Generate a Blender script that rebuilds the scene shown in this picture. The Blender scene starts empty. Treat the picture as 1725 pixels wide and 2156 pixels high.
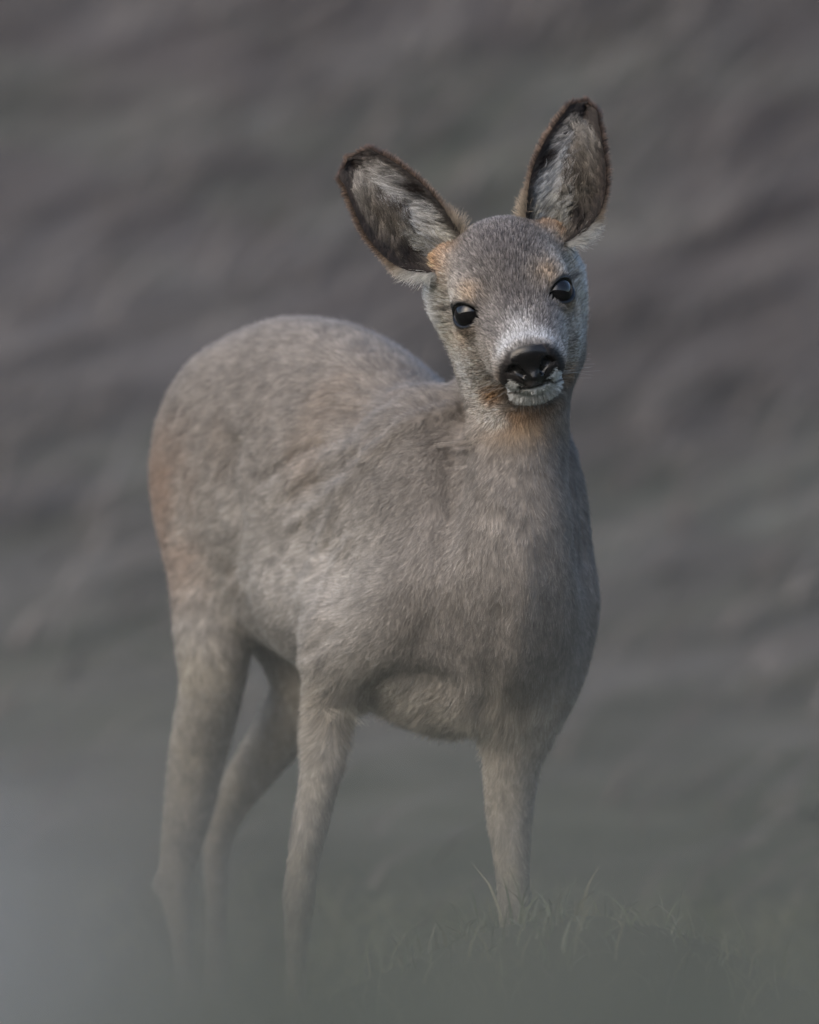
import bpy, math, random, time
import numpy as np
import openvdb

T0 = time.time()
RNG = np.random.default_rng(7)
random.seed(7)
SC = bpy.context.scene
COL = SC.collection

# ------------------------------------------------------------------ camera
CAM_Z, DIST = 0.55, 10.0
FRAME_H = 1.031                      # metres of picture height at the deer
cam_data = bpy.data.cameras.new('camera')
cam = bpy.data.objects.new('camera', cam_data)
COL.objects.link(cam)
cam.location = (0, -DIST, CAM_Z)
cam.rotation_euler = (math.pi / 2, 0, 0)
cam_data.sensor_fit = 'VERTICAL'
cam_data.sensor_height = 36
cam_data.sensor_width = 28.8
cam_data.lens = 36 * DIST / FRAME_H
cam_data.clip_start = 0.1
cam_data.clip_end = 2000
cam_data.dof.use_dof = True
cam_data.dof.focus_distance = DIST - 0.19
cam_data.dof.aperture_fstop = 4.0
SC.camera = cam

# ------------------------------------------------------------------ light
SUN_ELEV, SUN_AZ = 32.0, 216.0       # azimuth of the sun seen from above, degrees clockwise from +Y
world = bpy.data.worlds.new('World')
SC.world = world
world.use_nodes = True
wn = world.node_tree
sky = wn.nodes.new('ShaderNodeTexSky')
sky.sky_type = 'NISHITA'
sky.sun_disc = False
sky.sun_elevation = math.radians(SUN_ELEV)
sky.sun_rotation = math.radians(SUN_AZ)
sky.air_density = 1.0
sky.dust_density = 2.4
wn.links.new(sky.outputs[0], wn.nodes['Background'].inputs[0])
wn.nodes['Background'].inputs[1].default_value = 0.15
sun_data = bpy.data.lights.new('sun', 'SUN')
sun_data.energy = 0.65
sun_data.angle = math.radians(70)
sun_data.color = (1.0, 0.97, 0.94)
sun = bpy.data.objects.new('sun', sun_data)
COL.objects.link(sun)
_a, _e = math.radians(SUN_AZ), math.radians(SUN_ELEV)
from mathutils import Vector
sun_dir = Vector((math.sin(_a) * math.cos(_e), math.cos(_a) * math.cos(_e), math.sin(_e)))
sun.rotation_euler = sun_dir.to_track_quat('Z', 'Y').to_euler()
sun.location = sun_dir * 30
SC.view_settings.view_transform = 'Standard'
SC.view_settings.look = 'None'
SC.view_settings.gamma = 1
SC.view_settings.exposure = 1.08
SC.view_settings.use_curve_mapping = False
SC.render.engine = 'CYCLES'
SC.cycles.use_denoising = True
SC.cycles.max_bounces = 6
SC.cycles.diffuse_bounces = 3
SC.cycles.transparent_max_bounces = 8

# ------------------------------------------------------------------ helpers
PX = FRAME_H / 2156.0                # metres per picture unit (1725 x 2156 units) at the deer


def P(px, py, Y=0.0):
    """a direction in the picture taken to the depth Y where the thing stands"""
    k = (DIST + Y) / DIST
    return np.array([(px - 862.5) * PX * k, Y, CAM_Z + (1078 - py) * PX * k])


def smoothstep(a, b, x):
    t = np.clip((x - a) / (b - a), 0, 1)
    return t * t * (3 - 2 * t)


_LAT = np.random.default_rng(11).random((32, 32, 32)).astype(np.float32)


def noise3(p, scale):
    """value noise in 0..1 at points p (N,3)"""
    q = np.asarray(p, np.float64) * scale + 100.0
    i = np.floor(q).astype(np.int64)
    f = (q - i)
    f = f * f * (3 - 2 * f)
    i &= 31
    j = (i + 1) & 31
    x0, y0, z0 = i[:, 0], i[:, 1], i[:, 2]
    x1, y1, z1 = j[:, 0], j[:, 1], j[:, 2]
    fx, fy, fz = f[:, 0], f[:, 1], f[:, 2]
    L = _LAT
    a = L[x0, y0, z0] * (1 - fx) + L[x1, y0, z0] * fx
    b = L[x0, y1, z0] * (1 - fx) + L[x1, y1, z0] * fx
    c = L[x0, y0, z1] * (1 - fx) + L[x1, y0, z1] * fx
    d = L[x0, y1, z1] * (1 - fx) + L[x1, y1, z1] * fx
    return (a * (1 - fy) + b * fy) * (1 - fz) + (c * (1 - fy) + d * fy) * fz


def fbm(p, scale, octs=3):
    s, w, tot = 0, 1.0, 0
    for o in range(octs):
        s = s + w * noise3(np.asarray(p) + 7.3 * o, scale * 2.03 ** o)
        tot += w
        w *= 0.55
    return s / tot


def spline(xs, ys, x):
    """Catmull-Rom through (xs, ys)"""
    xs, ys = np.asarray(xs, float), np.asarray(ys, float)
    m = np.gradient(ys, xs)
    x = np.clip(x, xs[0], xs[-1])
    k = np.clip(np.searchsorted(xs, x) - 1, 0, len(xs) - 2)
    h = xs[k + 1] - xs[k]
    t = (x - xs[k]) / h
    return ((1 + 2 * t) * (1 - t) ** 2 * ys[k] + t * (1 - t) ** 2 * h * m[k]
            + t * t * (3 - 2 * t) * ys[k + 1] + t * t * (t - 1) * h * m[k + 1])


def unit(v):
    return v / np.maximum(np.linalg.norm(v, axis=-1, keepdims=True), 1e-9)


def mesh_object(name, verts, faces, mat, parent=None, smooth=True, colors=None):
    me = bpy.data.meshes.new(name)
    if isinstance(faces, np.ndarray):
        nv, nf, k = len(verts), len(faces), faces.shape[1]
        me.vertices.add(nv)
        me.vertices.foreach_set('co', np.asarray(verts, np.float32).ravel())
        me.loops.add(nf * k)
        me.loops.foreach_set('vertex_index', faces.astype(np.int32).ravel())
        me.polygons.add(nf)
        me.polygons.foreach_set('loop_start', np.arange(0, nf * k, k, dtype=np.int32))
        me.update(calc_edges=True)
        me.validate()
    else:
        me.from_pydata([tuple(v) for v in verts], [], faces)
    if smooth:
        me.polygons.foreach_set('use_smooth', np.ones(len(me.polygons), bool))
    if colors is not None:
        at = me.attributes.new('col', 'FLOAT_COLOR', 'POINT')
        c = np.ones((len(me.vertices), 4), np.float32)
        c[:, :3] = colors
        at.data.foreach_set('color', c.ravel())
    if mat:
        me.materials.append(mat)
    o = bpy.data.objects.new(name, me)
    COL.objects.link(o)
    if parent:
        o.parent = parent
    return o


def tag(o, label=None, cat=None, group=None, kind=None):
    if label: o['label'] = label
    if cat: o['category'] = cat
    if group: o['group'] = group
    if kind: o['kind'] = kind
    return o


def new_mat(name, rough=0.8, spec=0.3):
    m = bpy.data.materials.new(name)
    m.use_nodes = True
    b = m.node_tree.nodes['Principled BSDF']
    b.inputs['Roughness'].default_value = rough
    b.inputs['Specular IOR Level'].default_value = spec
    return m, m.node_tree, b


def attr_node(nt, name):
    n = nt.nodes.new('ShaderNodeAttribute')
    n.attribute_name = name
    return n


def ramp(nt, stops, src=None):
    r = nt.nodes.new('ShaderNodeValToRGB')
    e = r.color_ramp.elements
    while len(e) < len(stops):
        e.new(0.5)
    for i, (pos, c) in enumerate(stops):
        e[i].position = pos
        e[i].color = (*c, 1)
    if src is not None:
        nt.links.new(src, r.inputs[0])
    return r
# ================================================================== THE PLACE
TH = math.atan2(1.15, .866)           # the furrows on the bank run uphill to the right


def streak_noise(x, y, across, along, seed):
    a = x * math.cos(TH) + y * math.sin(TH)
    c = -x * math.sin(TH) + y * math.cos(TH)
    return fbm(np.stack([a * along + seed, c * across + seed, np.zeros_like(a) + seed], 1), 1.0, 3)


def ground_z(x, y):
    x, y = np.asarray(x, float), np.asarray(y, float)
    sh = x.shape
    x, y = x.ravel(), y.ravel()
    p = np.stack([x, y, 0 * x], 1)
    z = .05 * (fbm(p, .8, 3) - .5) * smoothstep(.9, 2.5, np.hypot(x - .0, y - .2))
    z = z + .160 * np.exp(-((x - .17) / .28) ** 2 - ((y + .42) / .20) ** 2)          # hummock by the fore hoof
    z = z + .03 * np.exp(-((x + .45) / .4) ** 2 - ((y + .55) / .3) ** 2)
    # bank close to the photographer
    crest = .486 - .035 * np.clip(x, -.8, .8) + .018 * (fbm(p + 4, 4.5, 2) - .5)
    z = z + crest * np.exp(-(np.abs(y + 8.0) / .85) ** 2.4)
    # hillside behind the deer
    s = np.maximum(y - 1.3 - .35 * x * np.exp(-(x / 6) ** 2), 0)
    up = np.where(s < 9.0, s * s * .034, 2.754 + (s - 9) * .612)
    up = np.where(up > 9, 9 + (up - 9) * .12, up)
    z = z + up
    rel = smoothstep(1.0, 9.0, s) * smoothstep(60, 20, s)
    z = z + rel * (.02 * (streak_noise(x, y, 2.2, .55, 3) - .5) + .01 * (streak_noise(x, y, 6.0, 1.4, 8) - .5))
    # unseen rise added behind the photographer, shaped for eye reflections and front light
    b = np.maximum(-y - 14, 0)
    z = z + np.minimum(b * .34, 28)
    return z.reshape(sh)


def knots(seq):
    out = [seq[0][0]]
    for (a, b, n) in seq:
        out += list(np.linspace(a, b, n + 1)[1:])
    return np.array(out)


gx = knots([(-260, -60, 8), (-60, -12, 16), (-12, -2.5, 48), (-2.5, 2.5, 110), (2.5, 12, 48), (12, 60, 16), (60, 260, 8)])
gy = knots([(-260, -60, 8), (-60, -14, 16), (-14, -9, 20), (-9, -7, 50), (-7, -1.5, 40), (-1.5, 1.5, 70), (1.5, 12, 190), (12, 25, 60), (25, 70, 18), (70, 320, 10)])
GXm, GYm = np.meshgrid(gx, gy, indexing='ij')
GZm = ground_z(GXm, GYm)
gv = np.stack([GXm, GYm, GZm], -1).reshape(-1, 3)
i, j = np.meshgrid(np.arange(len(gx) - 1), np.arange(len(gy) - 1), indexing='ij')
ny = len(gy)
gq = np.stack([i * ny + j, (i + 1) * ny + j, (i + 1) * ny + j + 1, i * ny + j + 1], -1).reshape(-1, 4)

gm, nt, gb = new_mat('hillside', .95, .1)
tc = nt.nodes.new('ShaderNodeTexCoord')


def tex_noise(scale, detail, vec, rough=.55):
    n = nt.nodes.new('ShaderNodeTexNoise')
    n.inputs['Scale'].default_value = scale
    n.inputs['Detail'].default_value = detail
    n.inputs['Roughness'].default_value = rough
    nt.links.new(vec, n.inputs['Vector'])
    return n


def mapping(rot, sc):
    m = nt.nodes.new('ShaderNodeMapping')
    m.vector_type = 'TEXTURE'
    m.inputs['Rotation'].default_value = (0, 0, rot)
    m.inputs['Scale'].default_value = sc
    nt.links.new(tc.outputs['Object'], m.inputs['Vector'])
    return m.outputs[0]


def mix(a, b, fac):
    m = nt.nodes.new('ShaderNodeMix')
    m.data_type = 'RGBA'
    for sock, v in ((m.inputs[0], fac), (m.inputs[6], a), (m.inputs[7], b)):
        if hasattr(v, 'links') or hasattr(v, 'is_linked'):
            nt.links.new(v, sock)
        elif isinstance(v, tuple):
            sock.default_value = (*v, 1)
        else:
            sock.default_value = v
    return m.outputs[2]


st = mapping(TH, (4.4, .5, 1))
n1 = tex_noise(2.2, 2.5, st)
n2 = tex_noise(.9, 3, tc.outputs['Object'])
n3 = tex_noise(9, 4, st)
dead = ramp(nt, [(.30, (.046, .039, .036)), (.48, (.081, .071, .065)), (.62, (.112, .101, .093)), (.75, (.078, .067, .061))], n1.outputs['Fac'])
moss = ramp(nt, [(.35, (.075, .079, .060)), (.65, (.13, .132, .105))], n3.outputs['Fac'])
gf = ramp(nt, [(.50, (0, 0, 0)), (.66, (.8, .8, .8))], n2.outputs['Fac'])
hill = mix(dead.outputs[0], moss.outputs[0], gf.outputs[0])
fine = ramp(nt, [(.3, (.72, .72, .72)), (.7, (1.26, 1.26, 1.26))], n3.outputs['Fac'])
mul = nt.nodes.new('ShaderNodeMix')
mul.data_type = 'RGBA'
mul.blend_type = 'MULTIPLY'
mul.inputs[0].default_value = 1
nt.links.new(hill, mul.inputs[6])
nt.links.new(fine.outputs[0], mul.inputs[7])
# the level ground is grassy green, the bank dead grass and leaf litter
sep = nt.nodes.new('ShaderNodeSeparateXYZ')
nt.links.new(tc.outputs['Object'], sep.inputs[0])
mrg = nt.nodes.new('ShaderNodeMapRange')
mrg.interpolation_type = 'SMOOTHSTEP'
mrg.inputs[1].default_value, mrg.inputs[2].default_value = 1.6, 7.0
wob = nt.nodes.new('ShaderNodeMath')
wob.operation = 'MULTIPLY_ADD'
wob.inputs[1].default_value = 5.0
nt.links.new(n1.outputs['Fac'], wob.inputs[0])
sub5 = nt.nodes.new('ShaderNodeMath')
sub5.operation = 'SUBTRACT'
sub5.inputs[1].default_value = 2.5
nt.links.new(sep.outputs['Y'], sub5.inputs[0])
nt.links.new(sub5.outputs[0], wob.inputs[2])
nt.links.new(wob.outputs[0], mrg.inputs[0])
nb = tex_noise(3, 4, tc.outputs['Object'])
mead = ramp(nt, [(.3, (.052, .058, .042)), (.55, (.077, .082, .062)), (.75, (.112, .113, .09))], nb.outputs['Fac'])
nt.links.new(mix(mead.outputs[0], mul.outputs[2], mrg.outputs[0]), gb.inputs['Base Color'])
ground = mesh_object('ground', gv, gq, gm)
tag(ground, 'rough grassy ground rising to a hillside of dead grass and leaf litter', 'ground', kind='structure')


# ---- grass made of single blades
def blades(name, bx, by, hgt, wid, lean, az, col0, col1, mat, seg=3, sink=.01, follow=False):
    n = len(bx)
    bz = ground_z(bx, by) - sink
    root = np.stack([bx, by, bz], 1)
    d = np.stack([np.cos(az), np.sin(az), 0 * az], 1)
    sd = np.stack([-np.sin(az), np.cos(az), 0 * az], 1)
    tw = RNG.uniform(0, math.pi, n)
    wv = sd * np.cos(tw)[:, None] + d * np.sin(tw)[:, None]
    rows = []
    for k in range(seg + 1):
        u = k / seg
        up = np.cos(lean * u) * u
        out = np.sin(lean * u) * u
        c = root + d * (out * hgt)[:, None]
        if follow:                      # lies on the slope
            c[:, 2] = ground_z(c[:, 0], c[:, 1]) + .01 + .25 * up * hgt
        else:
            c[:, 2] += up * hgt
        w = wid * (1 - u ** 1.6) * .5 + .0002
        rows.append(c - wv * w[:, None])
        rows.append(c + wv * w[:, None])
    V = np.stack(rows, 1).reshape(-1, 3)
    m = 2 * (seg + 1)
    base = np.arange(n)[:, None] * m
    Q = np.concatenate([np.stack([base[:, 0] + 2 * k, base[:, 0] + 2 * k + 1, base[:, 0] + 2 * k + 3, base[:, 0] + 2 * k + 2], 1) for k in range(seg)])
    f = RNG.random(n)[:, None]
    c = col0 + (np.asarray(col1) - col0) * f
    c = np.repeat(c * RNG.uniform(.75, 1.25, (n, 1)), m, 0)
    return mesh_object(name, V, Q, mat, smooth=False, colors=c)


gmat, nt, b_ = new_mat('grass_blade', .75, .2)
nt.links.new(attr_node(nt, 'col').outputs['Color'], b_.inputs['Base Color'])


def scatter(n, x0, x1, y0, y1):
    return RNG.uniform(x0, x1, n), RNG.uniform(y0, y1, n)


# short turf round the hooves
x, y = scatter(9000, -.75, .85, -1.1, 2.6)
g1 = blades('meadow_grass', x, y, RNG.uniform(.03, .085, len(x)), RNG.uniform(.002, .004, len(x)), RNG.uniform(.3, 1.4, len(x)), RNG.uniform(0, 6.28, len(x)),
            np.array([.10, .125, .07]), np.array([.22, .21, .15]), gmat)
tag(g1, 'short dull green grass round the hooves of the deer', 'grass', kind='stuff')
x, y = RNG.normal(.17, .16, 420), RNG.normal(-.42, .09, 420)
g2 = blades('grass_tuft', x, y, RNG.uniform(.02, .06, len(x)), RNG.uniform(.0018, .0034, len(x)), RNG.uniform(.2, 1.5, len(x)), RNG.uniform(0, 6.28, len(x)),
            np.array([.11, .14, .08]), np.array([.24, .25, .19]), gmat, 4)
tag(g2, 'loose tuft of pale green grass on the hummock before the fore hoof', 'grass', kind='stuff')
# dead stems lying along the furrows of the bank
x, y = scatter(17000, -3.2, 3.2, 2.2, 13.0)
keep = RNG.random(len(x)) < smoothstep(2.2, 8.0, y) * .85 + .06
x, y = x[keep], y[keep]
g3 = blades('dead_grass', x, y, RNG.uniform(.2, .7, len(x)), RNG.uniform(.006, .014, len(x)), RNG.uniform(.9, 1.55, len(x)), RNG.normal(TH, .22, len(x)),
            np.array([.062, .053, .048]), np.array([.150, .136, .123]), gmat, 4, follow=True)
tag(g3, 'dry brown grass stems lying across the hillside behind the deer', 'grass', kind='stuff')
# grass on the bank before the lens
x, y = scatter(2600, -.75, .75, -8.6, -7.5)
g4 = blades('bank_grass', x, y, RNG.uniform(.01, .09, len(x)) ** 1.0 * (.6 + .6 * noise3(np.stack([x, y, 0 * x], 1), 5)), RNG.uniform(.0025, .0045, len(x)), RNG.uniform(.1, 1.0, len(x)), RNG.uniform(0, 6.28, len(x)),
            np.array([.085, .089, .074]), np.array([.138, .139, .121]), gmat)
nv = 300
xv, yv = RNG.uniform(-.42, .42, nv), RNG.uniform(-8.25, -7.85, nv)
g6 = blades('tall_grass', xv, yv, .015 + .125 * RNG.random(nv) ** 1.5, RNG.uniform(.003, .0048, nv), RNG.uniform(.05, .9, nv), RNG.uniform(0, 6.28, nv),
            np.array([.105, .103, .095]), np.array([.175, .172, .160]), gmat, 4)
tag(g6, 'sparse blurred stems of taller grass on the low bank', 'grass', kind='stuff')
tag(g4, 'blurred grey green grass on the low bank facing the deer', 'grass', kind='stuff')
x, y = RNG.normal(-.118, .032, 1900), RNG.normal(-8.12, .10, 1900)
g5 = blades('pale_grass', x, y, RNG.uniform(.005, .024, len(x)), RNG.uniform(.003, .005, len(x)), RNG.uniform(.1, 1.0, len(x)), RNG.uniform(0, 6.28, len(x)),
            np.array([.34, .37, .41]), np.array([.46, .49, .54]), gmat)
tag(g5, 'pale bluish frosted tuft of grass on the low bank', 'grass', kind='stuff')
# ================================================================== THE DEER
# ---- body frame: b runs from chest to rump, rgt is the animal's own right
HEAD_ANG = math.radians(60)
bdir = np.array([-math.cos(HEAD_ANG), math.sin(HEAD_ANG), 0])
rgt = np.array([-math.sin(HEAD_ANG), -math.cos(HEAD_ANG), 0])
C0 = P(1110, 1230, -0.06)


def B(t, s, py):
    """point at t metres behind the chest, s metres to the animal's right, at picture height py"""
    q = C0 + bdir * t + rgt * s
    k = (DIST + q[1]) / DIST
    q[2] = CAM_Z + (1078 - py) * PX * k
    return q


# ---- head frame: S to picture right, F along the muzzle, U up
PITCH, ROLL, YAW = math.radians(31), math.radians(14.0), math.radians(0.3)
HC = P(1080, 633, -0.15)
_cp, _sp = math.cos(PITCH), math.sin(PITCH)
Sv, Fv, Uv = np.array([1., 0, 0]), np.array([0, -_cp, -_sp]), np.array([0, -_sp, _cp])


def _rot(v, ax, a):
    ax = np.asarray(ax, float)
    return v * math.cos(a) + np.cross(ax, v) * math.sin(a) + ax * np.dot(ax, v) * (1 - math.cos(a))


HM = []
for v_ in (Sv, Fv, Uv):
    v_ = _rot(v_, (0, 0, 1), YAW)
    v_ = _rot(v_, (0, -1, 0), ROLL)
    HM.append(v_)
HM = np.array(HM)                    # rows: S, F, U axes in the world


def h2w(p):
    return HC + np.asarray(p, float) @ HM


def w2h(p):
    return (np.asarray(p, float) - HC) @ HM.T


# ---- signed distance pieces
class Field:
    def __init__(self, ax):
        self.ax = ax
        self.f = np.full([len(a) for a in ax], 0.12, np.float32)

    def box(self, lo, hi, m):
        s = []
        for a, l, h in zip(self.ax, lo, hi):
            s.append(slice(max(0, np.searchsorted(a, l - m) - 1), min(len(a), np.searchsorted(a, h + m) + 1)))
        g = [self.ax[i][s[i]].astype(np.float32) for i in range(3)]
        return tuple(s), (g[0][:, None, None], g[1][None, :, None], g[2][None, None, :])

    def add(self, sl, d, k):
        a = self.f[sl]
        h = np.maximum(k - np.abs(a - d), 0) / k
        self.f[sl] = np.minimum(a, d) - h * h * k * 0.25

    def cut(self, sl, d, k):
        a = self.f[sl]
        d = -d
        h = np.maximum(k - np.abs(a - d), 0) / k
        self.f[sl] = np.maximum(a, d) + h * h * k * 0.25

    def cone(self, a, b, ra, rb, k=0.02):
        a, b = np.asarray(a, np.float32), np.asarray(b, np.float32)
        r = max(ra, rb)
        sl, (x, y, z) = self.box(np.minimum(a, b) - r, np.maximum(a, b) + r, k + 0.012)
        ab = b - a
        t = np.clip(((x - a[0]) * ab[0] + (y - a[1]) * ab[1] + (z - a[2]) * ab[2]) / float(ab @ ab), 0, 1)
        d = np.sqrt((x - a[0] - ab[0] * t) ** 2 + (y - a[1] - ab[1] * t) ** 2 + (z - a[2] - ab[2] * t) ** 2)
        self.add(sl, d - (ra + (rb - ra) * t), k)

    def ell(self, c, r, axes, k=0.02):
        c, r, axes = np.asarray(c, np.float32), np.asarray(r, np.float32), np.asarray(axes, np.float32)
        ext = np.sqrt(((axes * r[:, None]) ** 2).sum(0))
        sl, (x, y, z) = self.box(c - ext, c + ext, k + 0.012)
        q = [(x - c[0]) * ax[0] + (y - c[1]) * ax[1] + (z - c[2]) * ax[2] for ax in axes]
        k0 = np.sqrt(sum((q[i] / r[i]) ** 2 for i in range(3)))
        k1 = np.sqrt(sum((q[i] / r[i] ** 2) ** 2 for i in range(3))) + 1e-6
        self.add(sl, k0 * (k0 - 1) / k1, k)


def axis(lo, flo, fhi, hi, c=0.0046, f=0.0015):
    a = np.linspace(lo, flo, max(2, int((flo - lo) / c)) + 1)[:-1]
    m = np.linspace(flo, fhi, int((fhi - flo) / f) + 1)
    z = np.linspace(fhi, hi, max(2, int((hi - fhi) / c)) + 1)[1:]
    return np.concatenate([a, m, z])


FD = Field([axis(-0.34, 0.02, 0.195, 0.25), axis(-0.34, -0.30, -0.06, 0.64), axis(-0.03, 0.635, 0.855, 0.90)])

# trunk: sections along bdir (top, bottom, half width)
TT = [.0, .015, .035, .08, .14, .2, .3, .42, .52, .59, .645, .685, .71]
TTOP = [.50, .55, .595, .626, .645, .670, .718, .748, .745, .714, .677, .635, .59]
TBOT = [.44, .40, .36, .338, .328, .334, .358, .392, .428, .465, .50, .53, .56]
THW = [.015, .055, .078, .086, .090, .096, .104, .105, .096, .084, .066, .042, .012]
sl, (x, y, z) = FD.box([-.34, -.2, .28], [.25, .64, .78], 0)
t = (x - C0[0]) * bdir[0] + (y - C0[1]) * bdir[1]
s = (x - C0[0]) * rgt[0] + (y - C0[1]) * rgt[1]
top, bot, hw = spline(TT, TTOP, t), spline(TT, TBOT, t), spline(TT, THW, t)
hh, cz = (top - bot) / 2, (top + bot) / 2
nn = 2.25
d = ((np.abs(s / hw) ** nn + np.abs((z - cz) / hh) ** nn) ** (1 / nn) - 1) * np.minimum(hw, hh)
over = np.maximum(np.maximum(TT[0] - t, t - TT[-1]), 0)
FD.add(sl, (d + over).astype(np.float32), 0.02)
ZA = np.array([0, 0, 1.])
BA = np.array([bdir, rgt, ZA])


def chain(pts, k=0.018, sub=3):
    """one smooth tapering limb through the joints"""
    W = np.array([[*P(*p[:3]), p[3]] for p in pts])
    u = np.concatenate([[0], np.cumsum(np.linalg.norm(np.diff(W[:, :3], axis=0), axis=1))])
    uu = np.unique(np.concatenate([np.linspace(u[i], u[i + 1], sub + 1) for i in range(len(u) - 1)]))
    W = np.stack([spline(u, W[:, c], uu) for c in range(4)], 1)
    r = W[:, 3].max()
    sl, (x, y, z) = FD.box(W[:, :3].min(0) - r, W[:, :3].max(0) + r, k + 0.012)
    best = None
    for p, q in zip(W[:-1].astype(np.float32), W[1:].astype(np.float32)):
        ab = q[:3] - p[:3]
        t = np.clip(((x - p[0]) * ab[0] + (y - p[1]) * ab[1] + (z - p[2]) * ab[2]) / float(ab @ ab), 0, 1)
        d = np.sqrt((x - p[0] - ab[0] * t) ** 2 + (y - p[1] - ab[1] * t) ** 2 + (z - p[2] - ab[2] * t) ** 2) - (p[3] + (q[3] - p[3]) * t)
        best = d if best is None else np.minimum(best, d)
    FD.add(sl, best, k)


# shoulders and haunches
FD.ell(B(.135, .070, 1120), (.080, .030, .120), BA, .05)
FD.ell(B(.09, -.070, 1110), (.070, .026, .115), BA, .05)
FD.cone(B(.035, .060, 1225), P(725, 1370, .06), .036, .032, .06)
FD.cone(B(.05, -.058, 1255), P(1128, 1430, .05), .036, .036, .04)
FD.ell(B(.55, .048, 990), (.078, .040, .10), BA, .06)
FD.ell(B(.55, -.048, 990), (.078, .040, .10), BA, .06)
FD.cone(P(745, 1300, .08), P(630, 1265, .20), .026, .027, .06)
FD.ell(B(.15, .015, 930), (.06, .035, .045), BA, .05)
# legs
chain([(735, 1340, .06, .040), (712, 1410, .068, .032), (692, 1490, .07, .0225), (680, 1600, .062, .0190), (653, 1740, .05, .0170), (634, 1840, .045, .0140), (630, 1885, .045, .0150), (626, 1950, .05, .0112), (621, 2105, .055, .0098), (619, 2150, .05, .0130), (616, 2196, .034, .0112)], .022)
chain([(1150, 1300, .01, .044), (1130, 1400, .005, .046), (1105, 1490, .010, .040), (1085, 1590, .020, .0275), (1073, 1700, .03, .0230), (1077, 1800, .03, .0170), (1081, 1865, .03, .0148), (1083, 1900, .03, .0158), (1083, 1960, .033, .0112), (1083, 2110, .04, .0098), (1083, 2160, .035, .0130), (1083, 2206, .02, .0112)], .022)
chain([(468, 1010, .43, .052), (468, 1180, .39, .052), (450, 1320, .365, .040), (448, 1430, .365, .033), (422, 1560, .40, .0295), (394, 1720, .43, .0235), (374, 1830, .452, .0170), (372, 1890, .455, .0150), (380, 1960, .45, .0112), (392, 2080, .44, .0102), (396, 2116, .43, .0132), (402, 2158, .412, .0112)], .03)
FD.cone(P(374, 1825, .452), P(342, 1864, .466), .010, .0085, .012)
chain([(600, 1250, .44, .060), (650, 1430, .43, .040), (600, 1530, .46, .0290), (535, 1620, .50, .0230), (478, 1715, .53, .0160), (457, 1775, .54, .0135), (455, 1850, .54, .0108), (456, 2020, .535, .0098), (456, 2100, .525, .0128), (459, 2146, .508, .0108)], .02)
FD.cone(P(467, 1735, .54), P(440, 1756, .557), .010, .008, .01)
# neck
chain([(1090, 690, -.045, .052), (1090, 780, -.052, .0525), (1091, 880, -.058, .050), (1091, 980, -.070, .0485), (1089, 1080, -.082, .052), (1085, 1180, -.082, .058), (1080, 1290, -.052, .066), (1070, 1390, -.012, .058)], .028, 8)
FD.cone(P(1085, 690, .0), P(1050, 930, .07), .038, .050, .03)

# head
hlo = HC - np.array([.11, .16, .16])
hhi = HC + np.array([.11, .16, .14])
sl, (x, y, z) = FD.box(hlo, hhi, 0)
x, y, z = x - np.float32(HC[0]), y - np.float32(HC[1]), z - np.float32(HC[2])
HS, HF, HU = [x * HM[i, 0] + y * HM[i, 1] + z * HM[i, 2] for i in range(3)]
HA = np.abs(HS)


def h_ell(c, r, S=None):
    S = HA if S is None else S
    q = (S - c[0], HF - c[1], HU - c[2])
    k0 = np.sqrt(sum((q[i] / r[i]) ** 2 for i in range(3)))
    k1 = np.sqrt(sum((q[i] / r[i] ** 2) ** 2 for i in range(3))) + 1e-6
    return k0 * (k0 - 1) / k1


def h_cone(a, b, ra, rb):
    ab = np.subtract(b, a)
    t = np.clip(((HA - a[0]) * ab[0] + (HF - a[1]) * ab[1] + (HU - a[2]) * ab[2]) / float(ab @ ab), 0, 1)
    return np.sqrt((HA - a[0] - ab[0] * t) ** 2 + (HF - a[1] - ab[1] * t) ** 2 + (HU - a[2] - ab[2] * t) ** 2) - (ra + (rb - ra) * t)


def smin(a, b, k):
    h = np.maximum(k - np.abs(a - b), 0) / k
    return np.minimum(a, b) - h * h * k * .25


def smax(a, b, k):
    return -smin(-a, -b, k)


FF = [-.105, -.08, -.05, -.02, .0, .025, .05, .07, .088, .100, .108, .114]
FW = [.020, .040, .051, .052, .048, .0425, .0375, .0335, .0310, .0285, .0235, .012]
FT = [.025, .038, .041, .036, .029, .0195, .013, .009, .0065, .004, .000, -.008]
FB = [-.03, -.06, -.083, -.092, -.091, -.084, -.073, -.064, -.055, -.048, -.043, -.034]
w_, t_, b_ = spline(FF, FW, HF), spline(FF, FT, HF), spline(FF, FB, HF)
hh, cz = (t_ - b_) / 2, (t_ + b_) / 2
# narrower towards the jaw
taper = 1 - .12 * np.clip(-(HU - cz) / hh, -1, 1)
face = ((np.abs(HS / (w_ * taper)) ** 2.4 + np.abs((HU - cz) / hh) ** 2.4) ** (1 / 2.4) - 1) * np.minimum(w_, hh)
face = face + np.maximum(np.maximum(FF[0] - HF, HF - FF[-1]), 0)
head = smin(face, h_ell((0, -.052, .010), (.050, .058, .042), HS), .02)
head = smin(head, h_ell((.034, -.012, .010), (.021, .027, .020)), .014)          # brow
head = smin(head, h_ell((.0310, -.022, -.030), (.023, .034, .032)), .02)           # cheek
head = smin(head, h_ell((.0330, -.028, -.060), (.023, .038, .034)), .02)           # jaw muscle
head = smin(head, h_ell((.0545 - .006 * (HS > 0), -.080, -.022), (.018, .022, .040)), .02)           # tuft below the ear
head = smin(head, h_cone((.048, -.076, -.040), (.037, -.062, -.105), .017, .018), .03)
head = smin(head, h_cone((.038, -.082, .002), (.050, -.092, .010), .018, .014), .025)   # ear root
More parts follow.
